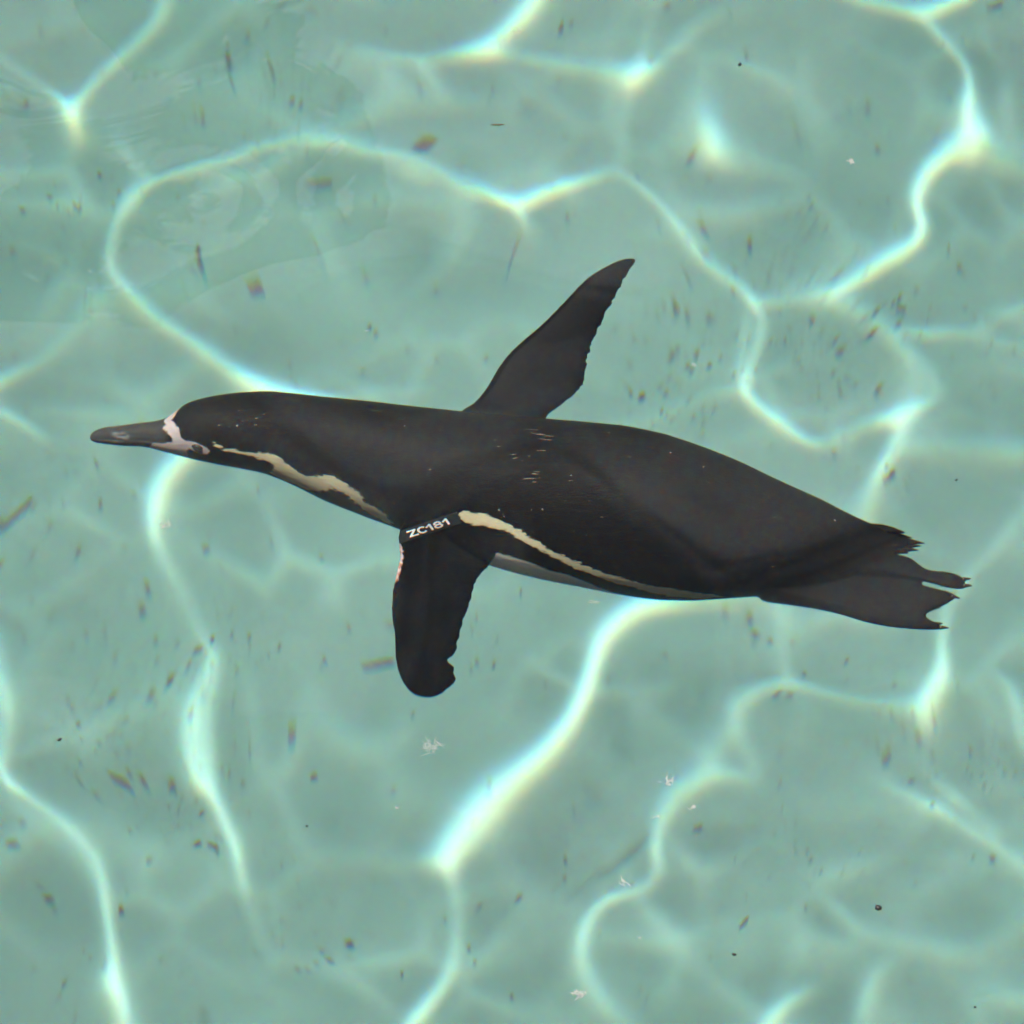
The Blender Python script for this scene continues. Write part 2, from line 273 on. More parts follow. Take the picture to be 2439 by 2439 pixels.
def build_water():
    d = TILE/N; fine = (np.arange(N)+.5)*d-TILE/2
    far = np.linspace(.06, 5.0, 84)
    ax = np.concatenate([fine[0]-far[::-1], fine, fine[-1]+far]); n = len(ax); k = len(far)
    H = np.zeros((n, n)); idx = np.floor((ax+TILE/2)/d).astype(int)
    fade = np.clip(1-(np.abs(ax)-TILE/2)/1.2, 0, 1); fade = np.where(np.abs(ax) <= TILE/2, 1, fade)
    # beyond the tile the same waves run on (sampled more coarsely) and die down
    H = HF[np.ix_(idx % N, idx % N)]*fade[:, None]*fade[None]
    P, Q = np.meshgrid(ax, ax, indexing='ij')
    X, Y = CEN[0]+P*e1[0]+Q*e2[0], CEN[1]+P*e1[1]+Q*e2[1]
    rg = np.random.default_rng(8); win = np.exp(-(np.hypot(X, Y-.05)/.75)**6)
    for q in range(12):                        # short wavelets in the bird's wake
        lam = rg.uniform(.055, .13); an = rg.uniform(0, 6.28); kk = 2*np.pi/lam; H = H+win*.10/kk**2*np.sin(kk*(X*math.cos(an)+Y*math.sin(an)+.01*np.sin(9*X+7*Y+q))+rg.uniform(0, 6))
    for cx, cy, amp, lam, rad in RIPPLES:      # small rings left by the bird's last breath
        r = np.hypot(X-cx, Y-cy); H = H+amp*np.cos(2*np.pi*r/lam)*np.exp(-(r/rad)**4)
    V = np.stack([CEN[0]+P*e1[0]+Q*e2[0], CEN[1]+P*e1[1]+Q*e2[1], H], -1).reshape(-1, 3)
    i = np.arange(n*n).reshape(n, n); F = np.stack([i[:-1, :-1], i[1:, :-1], i[1:, 1:], i[:-1, 1:]], -1).reshape(-1, 4)
    me = bpy.data.meshes.new('water'); me.vertices.add(len(V)); me.vertices.foreach_set('co', V.ravel())
    me.loops.add(F.size); me.loops.foreach_set('vertex_index', F.ravel().astype(np.int32))
    me.polygons.add(len(F)); me.polygons.foreach_set('loop_start', np.arange(0, F.size, 4, dtype=np.int32)); me.polygons.foreach_set('loop_total', np.full(len(F), 4, np.int32))
    me.update(calc_edges=True); me.validate(); return me
def water_mat():
    # clear water with real dispersion: every sample draws one wavelength (colour + its index of refraction)
    t = NT('water'); t.n.remove(t.b)
    geo = t.new('NewGeometry'); v = t.new('VectorMath', operation='SCALE'); v.inputs['Scale'].default_value = 9173.0; t.link(geo.outputs['Position'], v.inputs[0])
    w = t.new('TexWhiteNoise'); t.link(v.outputs[0], w.inputs['Vector']); lam = w.outputs['Value']
    # red 0 .. violet 1, three overlapping responses with mean 1 each
    def resp(c, wd):
        x = t.math('DIVIDE', t.math('SUBTRACT', lam, c), wd); return t.math('MAXIMUM', t.math('SUBTRACT', 1.0, t.math('ABSOLUTE', x)), 0.0)
    comb = t.new('CombineColor')
    for k, (c, wd) in enumerate(((.24, .42), (.5, .42), (.76, .42))):
        lo, hi = max(0, c-wd), min(1, c+wd); area = sum(max(0, 1-abs((i+.5)/400-c)/wd) for i in range(400))/400
        t.link(t.math('MULTIPLY', resp(c, wd), 1/area), comb.inputs[k])
    g = t.new('BsdfGlass'); g.inputs['Roughness'].default_value = 0
    t.link(comb.outputs[0], g.inputs['Color']); t.link(t.math('MULTIPLY_ADD', lam, .026, IOR-.013), g.inputs['IOR'])
    t.link(g.outputs[0], t.out.inputs['Surface']); return t.m
water = link('water', build_water(), water_mat()); tag(water, kind='structure')
water.cycles.is_caustics_caster = True; water.cycles.is_caustics_receiver = False

# ------------------------------------------------------------------ pool floor
def floor_mat():
    t = NT('pool_floor_paint'); p = t.pos()
    a = t.noise(1.6, 3, .6); b = t.noise(9, 4, .62); c = t.noise(60, 3, .7); d = t.noise(520, 1, .6)
    m = t.mix(t.ramp(a, .3, .7), (.113, .223, .199), (.125, .236, .216))
    m = t.mix(t.math('MULTIPLY', t.ramp(b, .48, .78), .40), m, (.092, .182, .162))
    m = t.mix(t.math('MULTIPLY', t.ramp(c, .55, .8), .22), m, (.088, .162, .132))
    m = t.mix(t.math('MULTIPLY', t.ramp(d, .55, .85), .20), m, (.165, .26, .232))
    t.n.remove(t.b); df = t.new('BsdfDiffuse'); t.link(m, df.inputs['Color']); t.link(df.outputs[0], t.out.inputs['Surface']); return t.m
n = 60; ax = np.linspace(-7, 7, n+1)
V = [(CEN[0]+x, CEN[1]+y, -DEPTH+.004*math.sin(1.7*x+.6)*math.sin(1.3*y)) for y in ax for x in ax]
F = [(j*(n+1)+i, j*(n+1)+i+1, (j+1)*(n+1)+i+1, (j+1)*(n+1)+i) for j in range(n) for i in range(n)]
pool_floor = link('pool_floor', mesh('pool_floor', V, F), floor_mat()); tag(pool_floor, kind='structure')
def floor_z(x, y): x -= CEN[0]; y -= CEN[1]; return -DEPTH+.004*math.sin(1.7*x+.6)*math.sin(1.3*y)

# ------------------------------------------------------------------ pool side (out of view; the tree is added for its dark reflection in the water)
STONE = plain('deck_stone', (.34, .32, .28), .85, .2, 6)
bx0, bx1, by0, by1, ow = -5.4, 4.6, -4.4, 5.6, 40.0
def frame_sheet(name, x0, x1, y0, y1, w, z):
    o = [(x0-w, y0-w, z), (x1+w, y0-w, z), (x1+w, y1+w, z), (x0-w, y1+w, z)]; i = [(x0, y0, z), (x1, y0, z), (x1, y1, z), (x0, y1, z)]
    V = o+i; F = [(k, (k+1) % 4, 4+(k+1) % 4, 4+k) for k in range(4)]; lip = [(x, y, z-.12) for x, y, _ in i]; V += lip; F += [(4+k, 4+(k+1) % 4, 8+(k+1) % 4, 8+k) for k in range(4)]
    return mesh(name, V, F)
deck = link('pool_deck', frame_sheet('pool_deck', bx0, bx1, by0, by1, ow, .25), STONE, smooth=False); tag(deck, kind='structure')
V = [(x, y, z) for z in (-1.7, .125) for x, y in ((bx0, by0), (bx1, by0), (bx1, by1), (bx0, by1))]
pw = link('pool_wall', mesh('pool_wall', V, [(4+k, 4+(k+1) % 4, (k+1) % 4, k) for k in range(4)]), plain('pool_wall_paint', (.16, .28, .25), .9, .1, 3), smooth=False); tag(pw, kind='structure')
tree = bpy.data.objects.new('tree', None); col.objects.link(tree); tree.location = (TREE_X, TREE_Y, .25)
tag(tree, 'tall slender cypress, added out of view for a dark wavering reflection in the upper left water', 'tree')
def trunk_mesh(h):
    V = []; F = []; n = 10; m = 22; limbs = [([(0, 0, 0), (.05, .03, h*.35), (-.04, .0, h*.7), (.0, .0, h)], .17, .02)]
    g = random.Random(4)
    for k in range(9):
        z = h*(.30+.06*k); a = 2.4*k; l = g.uniform(.2, .35); limbs.append(([(0, 0, z), (math.cos(a)*l*.5, math.sin(a)*l*.5, z+.25), (math.cos(a)*l, math.sin(a)*l, z+.55)], .045, .012))
    for P, r0, r1 in limbs:
        P = catmull(P, 7); o = len(V)
        for i, p in enumerate(P):
            r = r0+(r1-r0)*i/(len(P)-1)
            for j in range(n): a = 2*math.pi*j/n; V.append((p[0]+r*math.cos(a), p[1]+r*math.sin(a), p[2]))
        for i in range(len(P)-1):
            for j in range(n): F.append((o+i*n+j, o+i*n+(j+1) % n, o+(i+1)*n+(j+1) % n, o+(i+1)*n+j))
    return mesh('trunk', V, F)
def crown_mesh(h):
    g = random.Random(9); V = []; F = []
    for c in range(150):
        f = g.random()**.8; z = h*(.22+.80*f); rr = .50*(1.02-f)**.7*g.random()**.4; a = g.uniform(0, 6.28); cx, cy = rr*math.cos(a), rr*math.sin(a)
        for l in range(60):
            p = Vector((cx+g.gauss(0, .08), cy+g.gauss(0, .08), z+g.gauss(0, .16))); d = Vector((g.gauss(0, .5), g.gauss(0, .5), g.gauss(0, 1))).normalized(); s_ = d.cross(Vector((g.gauss(0, 1), g.gauss(0, 1), g.gauss(0, 1)))).normalized(); L_ = g.uniform(.06, .13); o = len(V)
            V += [p-d*L_, p+s_*L_*.35, p+d*L_, p-s_*L_*.35]; F.append((o, o+1, o+2, o+3))
    return mesh('crown', V, F)
TH = 10.5
link('trunk', trunk_mesh(TH), plain('bark', (.07, .055, .04), .9, .4, 20), tree); link('crown', crown_mesh(TH), plain('leaf', (.045, .075, .03), .7, .4, 3), tree, smooth=False)

# ------------------------------------------------------------------ penguin
# stations: x, y, z of the axis, half width, half height (m); marks: outlines as (x m, angle deg round the body)
BODY=[[-0.3367,0.1367,-0.138,0.0014,0.0016],[-0.3358,0.1371,-0.138,0.0024,0.0027],[-0.3346,0.1376,-0.1379,0.0037,0.0042],[-0.3325,0.138,-0.1378,0.0049,0.0057],[-0.3291,0.1385,-0.1377,0.0061,0.007],[-0.3241,0.1389,-0.1374,0.0072,0.0082],[-0.3169,0.139,-0.1371,0.0081,0.0092],[-0.3118,0.1391,-0.1369,0.0087,0.0099],[-0.3068,0.1392,-0.1367,0.0092,0.0104],[-0.3017,0.1395,-0.1365,0.0096,0.0108],[-0.2966,0.1397,-0.1362,0.0101,0.0112],[-0.2916,0.1397,-0.136,0.0107,0.0119],[-0.2865,0.1393,-0.1358,0.0116,0.0129],[-0.2814,0.139,-0.1356,0.0129,0.0143],[-0.2763,0.1392,-0.1354,0.0147,0.0161],[-0.2713,0.1404,-0.1351,0.0173,0.0187],[-0.2663,0.1419,-0.1349,0.0202,0.0215],[-0.2613,0.1433,-0.1347,0.0229,0.024],[-0.2562,0.1439,-0.1345,0.0249,0.0259],[-0.2558,0.1439,-0.1345,0.0251,0.0261],[-0.244,0.1441,-0.134,0.0283,0.0289],[-0.2321,0.1437,-0.1335,0.0308,0.0308],[-0.2203,0.1431,-0.133,0.0326,0.0325],[-0.2084,0.142,-0.1325,0.0341,0.0339],[-0.1965,0.1405,-0.132,0.0357,0.0354],[-0.1846,0.1373,-0.1318,0.0375,0.0371],[-0.1727,0.1334,-0.1316,0.0397,0.0391],[-0.1608,0.129,-0.1313,0.0422,0.0414],[-0.1489,0.1246,-0.1311,0.0448,0.0438],[-0.137,0.1208,-0.1309,0.047,0.0457],[-0.1252,0.1172,-0.1307,0.049,0.0474],[-0.1134,0.1136,-0.1304,0.051,0.049],[-0.1015,0.11,-0.1302,0.0527,0.0503],[-0.0897,0.1063,-0.13,0.0544,0.0517],[-0.0779,0.1023,-0.13,0.0565,0.0533],[-0.0662,0.0984,-0.13,0.0586,0.055],[-0.0544,0.0946,-0.13,0.0606,0.0565],[-0.0427,0.091,-0.13,0.0624,0.0579],[-0.0309,0.0877,-0.13,0.0641,0.0591],[-0.0192,0.0846,-0.13,0.0656,0.0603],[-0.0075,0.0818,-0.13,0.0669,0.0614],[0.0042,0.0793,-0.13,0.0681,0.0624],[0.0159,0.0771,-0.13,0.0692,0.0633],[0.0275,0.075,-0.13,0.0701,0.0641],[0.0392,0.0732,-0.13,0.0708,0.0646],[0.0509,0.0714,-0.13,0.0715,0.0651],[0.0625,0.0695,-0.13,0.0722,0.0657],[0.0742,0.0675,-0.13,0.0729,0.0662],[0.0858,0.0656,-0.13,0.0735,0.0666],[0.0974,0.0632,-0.13,0.0735,0.0665],[0.1091,0.0607,-0.1298,0.073,0.066],[0.1207,0.0582,-0.1296,0.0721,0.0651],[0.1322,0.0555,-0.1294,0.0703,0.0634],[0.1438,0.0528,-0.1293,0.0684,0.0609],[0.1554,0.0503,-0.1291,0.0659,0.0573],[0.167,0.0477,-0.1289,0.0631,0.0536],[0.1785,0.0451,-0.1287,0.0601,0.0498],[0.19,0.0421,-0.1285,0.0567,0.0458],[0.2015,0.0388,-0.1283,0.0531,0.0417],[0.213,0.0362,-0.1281,0.0491,0.0375],[0.2246,0.034,-0.1279,0.0448,0.0327],[0.2361,0.0323,-0.1275,0.0403,0.0266],[0.2476,0.0309,-0.127,0.0351,0.0207],[0.2591,0.0297,-0.1266,0.0292,0.0152],[0.2707,0.029,-0.1262,0.0235,0.0107],[0.2822,0.0287,-0.1258,0.0181,0.0071],[0.2938,0.029,-0.1254,0.0121,0.004],[0.3017,0.0301,-0.1251,0.007,0.002],[0.3055,0.0307,-0.125,0.0046,0.0012],[0.3088,0.0313,-0.125,0.003,0.0007]]
MARKS={"stripe":[[-0.239,45.8],[-0.2268,33.7],[-0.2117,32.3],[-0.1916,36.0],[-0.1837,36.0],[-0.1758,27.8],[-0.1629,20.2],[-0.1572,24.7],[-0.1471,34.5],[-0.1364,36.0],[-0.1263,29.2],[-0.1191,25.5],[-0.1141,15.0],[-0.1055,12.7],[-0.0976,6.0],[-0.0933,-4.5],[-0.094,-21.0],[-0.0997,-11.2],[-0.1098,-3.8],[-0.1234,7.5],[-0.1292,16.5],[-0.1407,18.0],[-0.1514,2.2],[-0.1622,-8.3],[-0.1694,-10.5],[-0.1809,-13.5],[-0.1916,-12.0],[-0.1909,0.0],[-0.188,15.0],[-0.1967,21.0],[-0.211,24.7],[-0.2268,27.8],[-0.2361,33.0]],"face":[[-0.2706,108.7],[-0.267,78.0],[-0.2634,60.0],[-0.2627,47.2],[-0.2591,41.3],[-0.2505,38.2],[-0.244,32.3],[-0.2397,23.2],[-0.244,13.5],[-0.2505,14.2],[-0.2563,18.7],[-0.2591,13.5],[-0.2584,2.2],[-0.2591,-13.5],[-0.267,-17.3],[-0.2764,-22.5],[-0.2893,-12.0],[-0.2843,27.8],[-0.2706,37.5],[-0.2692,46.5],[-0.2735,63.0],[-0.2771,84.0],[-0.2749,110.2]],"flank":[[-0.043,42.0],[-0.038,45.0],[-0.0236,46.5],[-0.0136,46.5],[-0.0035,44.2],[0.008,39.7],[0.0187,35.2],[0.0266,30.7],[0.036,27.0],[0.0482,23.2],[0.0604,18.7],[0.0711,15.8],[0.0898,13.5],[0.107,9.7],[0.125,7.5],[0.1365,4.5],[0.1544,0.0],[0.1666,-9.0],[0.1487,-13.5],[0.1307,-8.3],[0.1135,-3.8],[0.0956,2.2],[0.0776,5.2],[0.0625,10.5],[0.0503,12.7],[0.0338,21.0],[0.0245,24.7],[0.0072,30.7],[-0.005,36.0],[-0.0172,36.0],[-0.0351,33.0],[-0.0423,35.2]],"belly":[[-0.089,-4.5],[-0.0689,2.2],[-0.0437,5.2],[-0.0129,5.2],[0.0008,4.5],[0.0187,2.2],[0.0302,-2.2],[0.0424,-3.0],[0.0546,-7.5],[0.0632,-12.0],[0.0805,-24.0]],"billband":[[-0.318,81.0],[-0.3094,79.5],[-0.3029,65.2],[-0.3008,51.0],[-0.3058,24.7],[-0.3137,0.0],[-0.3194,25.5]],"fleck":[[0.0216,84.0],[-0.2038,78.0],[0.1875,102.0],[0.1882,13.5],[-0.1105,78.7]],"eye":[[-0.2498,27.8]],"scar":[[-0.0811,-23.3],[-0.0775,-23.3]]}
LIMB={"near_lead":[[-0.073,0.0576,-0.1146],[-0.0834,0.0505,-0.1209],[-0.0884,0.0428,-0.1279],[-0.0888,0.0364,-0.1336],[-0.0879,0.0315,-0.1381],[-0.0875,0.0266,-0.1425],[-0.0888,0.0202,-0.1482],[-0.0908,0.0132,-0.1545],[-0.0933,-0.0005,-0.1668],[-0.0937,-0.0145,-0.1795],[-0.0916,-0.0268,-0.1905],[-0.0916,-0.0408,-0.2031],[-0.0903,-0.0495,-0.211],[-0.0866,-0.0586,-0.2191],[-0.0804,-0.0652,-0.2251],[-0.0729,-0.068,-0.2276]],"near_trail":[[0.0079,0.0488,-0.1225],[-0.0004,0.0417,-0.1289],[-0.0087,0.0329,-0.1368],[-0.0149,0.0259,-0.1431],[-0.0212,0.0192,-0.1491],[-0.0286,0.0111,-0.1564],[-0.0319,0.0041,-0.1627],[-0.034,-0.0043,-0.1703],[-0.039,-0.0127,-0.1779],[-0.0419,-0.0215,-0.1858],[-0.0431,-0.0264,-0.1902],[-0.0456,-0.031,-0.1943],[-0.0448,-0.0338,-0.1968],[-0.0501,-0.0393,-0.2018],[-0.0534,-0.0435,-0.2056],[-0.0493,-0.0456,-0.2075],[-0.0472,-0.0512,-0.2125],[-0.0489,-0.0582,-0.2188],[-0.0555,-0.0638,-0.2238],[-0.0638,-0.0676,-0.2273],[-0.0729,-0.068,-0.2276]],"far_lead":[[-0.0448,0.1522,-0.1406],[-0.0398,0.163,-0.1382],[-0.0301,0.1701,-0.1366],[-0.0204,0.1828,-0.1338],[-0.0119,0.1994,-0.1302],[-0.0034,0.2128,-0.1272],[0.0081,0.2257,-0.1244],[0.0231,0.2401,-0.1212],[0.0403,0.2594,-0.117],[0.0598,0.2812,-0.1122],[0.0771,0.2933,-0.1095],[0.0901,0.2997,-0.1081],[0.0987,0.3011,-0.1078]],"far_trail":[[0.0313,0.1451,-0.1421],[0.0284,0.1569,-0.1395],[0.0398,0.1672,-0.1373],[0.0505,0.1767,-0.1352],[0.0569,0.1852,-0.1333],[0.06,0.1971,-0.1307],[0.0618,0.209,-0.1281],[0.0666,0.2257,-0.1244],[0.0745,0.2473,-0.1196],[0.0832,0.2656,-0.1156],[0.092,0.2836,-0.1117],[0.0995,0.2958,-0.109],[0.1008,0.2992,-0.1082],[0.0987,0.3011,-0.1078]],"near_foot":[[0.1913,-0.0032,-0.1343],[0.2452,0.0054,-0.1336],[0.2782,0.0063,-0.1335],[0.3029,0.0034,-0.1337],[0.3122,0.0006,-0.134],[0.3215,-0.0037,-0.1343],[0.3333,-0.0076,-0.1346],[0.3401,-0.01,-0.1348],[0.3445,-0.0138,-0.1351],[0.3422,-0.0171,-0.1354],[0.3368,-0.0199,-0.1356],[0.3313,-0.0214,-0.1357],[0.3263,-0.0237,-0.1359],[0.3216,-0.028,-0.1362],[0.3202,-0.0308,-0.1365],[0.3209,-0.0341,-0.1367],[0.3248,-0.0375,-0.137],[0.33,-0.0394,-0.1371],[0.3299,-0.0412,-0.1373],[0.3344,-0.0427,-0.1374],[0.3335,-0.0445,-0.1376],[0.3273,-0.0448,-0.1376],[0.3195,-0.0448,-0.1376],[0.2995,-0.0431,-0.1374],[0.2845,-0.0403,-0.1372],[0.2695,-0.036,-0.1369],[0.2513,-0.0289,-0.1363],[0.2318,-0.0237,-0.1359],[0.2113,-0.0203,-0.1356],[0.1934,-0.0165,-0.1353]],"far_foot":[[0.2582,0.0245,-0.1298],[0.2872,0.0245,-0.1298],[0.3081,0.0206,-0.13],[0.3157,0.0147,-0.1303],[0.3241,0.0094,-0.1305],[0.3401,0.0074,-0.1306],[0.3489,0.0035,-0.1308],[0.3512,0.0006,-0.131],[0.3537,0.0001,-0.131],[0.3519,-0.0028,-0.1311],[0.3542,-0.0057,-0.1313],[0.3524,-0.0081,-0.1314],[0.3474,-0.009,-0.1315],[0.3393,-0.0076,-0.1314],[0.3271,-0.0032,-0.1312],[0.3113,0.0012,-0.1309],[0.2944,0.0026,-0.1309],[0.2616,0.0051,-0.1307]],"tail":[[[0.2676,0.0523,-0.127],[0.3007,0.0407,-0.127]],[[0.2695,0.0483,-0.127],[0.3125,0.0367,-0.127]],[[0.2713,0.0433,-0.127],[0.3217,0.0307,-0.127]],[[0.2711,0.0392,-0.127],[0.3186,0.0277,-0.127]],[[0.2718,0.0342,-0.127],[0.3163,0.0232,-0.127]],[[0.2727,0.0282,-0.127],[0.3084,0.0217,-0.127]],[[0.2683,0.0508,-0.127],[0.3064,0.0387,-0.127]]],"text":[[-0.0797,0.0389,-0.1314],[-0.0485,0.0481,-0.1232],[-0.0826,0.0424,-0.1282]]}
ST = catmull(np.array(BODY), 4); ST[:, 3:] = np.maximum(ST[:, 3:], .0009)
def body_loft():
    n = 72; ang = np.linspace(0, 2*np.pi, n, endpoint=False); V = []; F = []
    for x, y, z, a, b in ST:
        for t in ang:
            cs, sn = math.cos(t), math.sin(t)
            V.append((x, y-a*cs, z+b*sn*(1.0 if sn > 0 else 1.06)))
    m = len(ST)
    for i in range(m-1):
        for j in range(n): F.append((i*n+j, i*n+(j+1) % n, (i+1)*n+(j+1) % n, (i+1)*n+j))
    F.append(tuple(range(n))[::-1]); F.append(tuple((m-1)*n+j for j in range(n))); return V, F
def resample(P, n):
    P = catmull(P, 6); s = np.r_[0, np.cumsum(np.linalg.norm(np.diff(P, axis=0), axis=1))]; u = np.linspace(0, s[-1], n); return np.stack([np.interp(u, s, P[:, k]) for k in range(3)], 1)
def flipper_loft(lead, trail, thick, sink, seed, bow):
    rng = np.random.default_rng(seed); n = 110; m = 14
    Lp, Tp = resample(lead, n), resample(trail, n); s = np.linspace(0, 1, n)
    nrm = np.cross(Lp[n//2]-Lp[n//4], Tp[n//4]-Lp[n//4]); nrm /= np.linalg.norm(nrm); nrm *= np.sign(nrm[2])
    c = Tp-Lp; cl = np.linalg.norm(c, axis=1, keepdims=True)+1e-9
    saw = np.interp(s*n, np.arange(n), rng.uniform(-1, 1, n))*.0016*np.clip((s-.15)/.1, 0, 1)*np.clip((.97-s)/.1, 0, 1)
    Tp = Tp+c/cl*saw[:, None]
    cup = bow*np.sin(np.pi*np.clip(s, 0, 1))
    V = []; F = []; ring = 2*m-2
    for i in range(n):
        th = thick*(1.0-.62*s[i])*min(1, cl[i, 0]/.02)+sink*math.exp(-(s[i]/.10)**2)
        for j in range(m):
            f = j/(m-1); P = Lp[i]+(Tp[i]-Lp[i])*f
            h = th*(math.sqrt(max(0, 1-(2*(f**.72)-1)**2))*.86+.0) + .0009
            V.append(P+nrm*(h+cup[i]))
        for j in range(m-2, 0, -1):
            f = j/(m-1); P = Lp[i]+(Tp[i]-Lp[i])*f
            h = th*math.sqrt(max(0, 1-(2*(f**.72)-1)**2))*.86+.0009
            V.append(P-nrm*(h-cup[i]))
    for i in range(n-1):
        for j in range(ring): F.append((i*ring+j, i*ring+(j+1) % ring, (i+1)*ring+(j+1) % ring, (i+1)*ring+j))
    F.append(tuple(range(ring))[::-1]); F.append(tuple((n-1)*ring+j for j in range(ring)))
    return [tuple(v) for v in V], F, nrm
def slab(P, th, taper_x):
    "webbed foot: rounded rim, raised along its middle, thick at the ankle, thin at the toes"
    A0 = (P[0]+P[-1])/2; n0 = len(P)//2; A1 = np.array((P[:, 0].max()-.028, P[n0-3:n0+4, 1].mean(), P[n0, 2]))
    P = catmull(np.vstack([P, P[:1]]), 3)[:-1]; n = len(P); V = []; F = []; ax_ = A1-A0
    T = np.clip(((P-A0)@ax_)/(ax_@ax_), 0, 1); C_ = A0+T[:, None]*ax_
    lay = [(.6, -1), (.32, -.8), (.12, -.5), (0, -.12), (0, .12), (.12, .5), (.32, .8), (.6, 1)]
    for f, k in lay:
        for p, c in zip(P, C_):
            q = p+(c-p)*f; t = th*(1-.76*np.clip((q[0]-taper_x[0])/(taper_x[1]-taper_x[0]), 0, 1)); V.append((q[0], q[1], q[2]+k*t))
    for l in range(len(lay)-1):
        for j in range(n): F.append((l*n+j, l*n+(j+1) % n, (l+1)*n+(j+1) % n, (l+1)*n+j))
    bm = bmesh.new(); vs = [bm.verts.new(v) for v in V]
    for f in F: bm.faces.new([vs[i] for i in f])
    for l in (0, len(lay)-1): bmesh.ops.triangle_fill(bm, use_beauty=True, edges=[bm.edges.get((vs[l*n+j], vs[l*n+(j+1) % n])) for j in range(n)])
    bmesh.ops.recalc_face_normals(bm, faces=bm.faces); bm.verts.index_update()
    out = [tuple(v.co) for v in bm.verts], [tuple(v.index for v in f.verts) for f in bm.faces]; bm.free(); return out
LA = {k: np.array(v) for k, v in LIMB.items() if k != 'tail'}
def build_body():
    parts = [body_loft()]
    v, f, nn = flipper_loft(LA['near_lead'], LA['near_trail'], .0085, .012, 5, .004); parts.append((v, f))
    v, f, nf = flipper_loft(LA['far_lead'], LA['far_trail'], .0085, .010, 6, .006); parts.append((v, f))
    parts.append(slab(LA['near_foot'], .014, (.18, .30))); parts.append(slab(LA['far_foot'], .011, (.25, .32)))
    V = []; F = []
    for v, f in parts:
        o = len(V); V += v; F += [tuple(i+o for i in q) for q in f]
    me = mesh('penguin_raw', V, F); bm = bmesh.new(); bm.from_mesh(me); bmesh.ops.recalc_face_normals(bm, faces=bm.faces); bm.to_mesh(me); bm.free()
    o = bpy.data.objects.new('penguin_raw', me); col.objects.link(o)
    md = o.modifiers.new('r', 'REMESH'); md.mode = 'VOXEL'; md.voxel_size = .00125
    md = o.modifiers.new('s', 'SMOOTH'); md.factor = .5; md.iterations = 3
    dg = bpy.context.evaluated_depsgraph_get(); out = bpy.data.meshes.new_from_object(o.evaluated_get(dg)); out.name = 'penguin_body'
    bpy.data.objects.remove(o); bpy.data.meshes.remove(me); return out, nn, nf
def poly_sd(pts, poly):
    "signed distance, positive inside"
    d = np.full(len(pts), 1e9); ins = np.zeros(len(pts), bool); n = len(poly)
    for k in range(n):
        a, b = poly[k], poly[(k+1) % n]; v = b-a; t = np.clip(((pts-a)@v)/(v@v+1e-12), 0, 1)
        d = np.minimum(d, np.hypot(*(pts-a-t[:, None]*v).T))
        c = (a[1] > pts[:, 1]) != (b[1] > pts[:, 1]); xi = a[0]+(pts[:, 1]-a[1])*v[0]/(v[1] if abs(v[1]) > 1e-12 else 1e-12); ins ^= c & (pts[:, 0] < xi)
    return np.where(ins, d, -d)
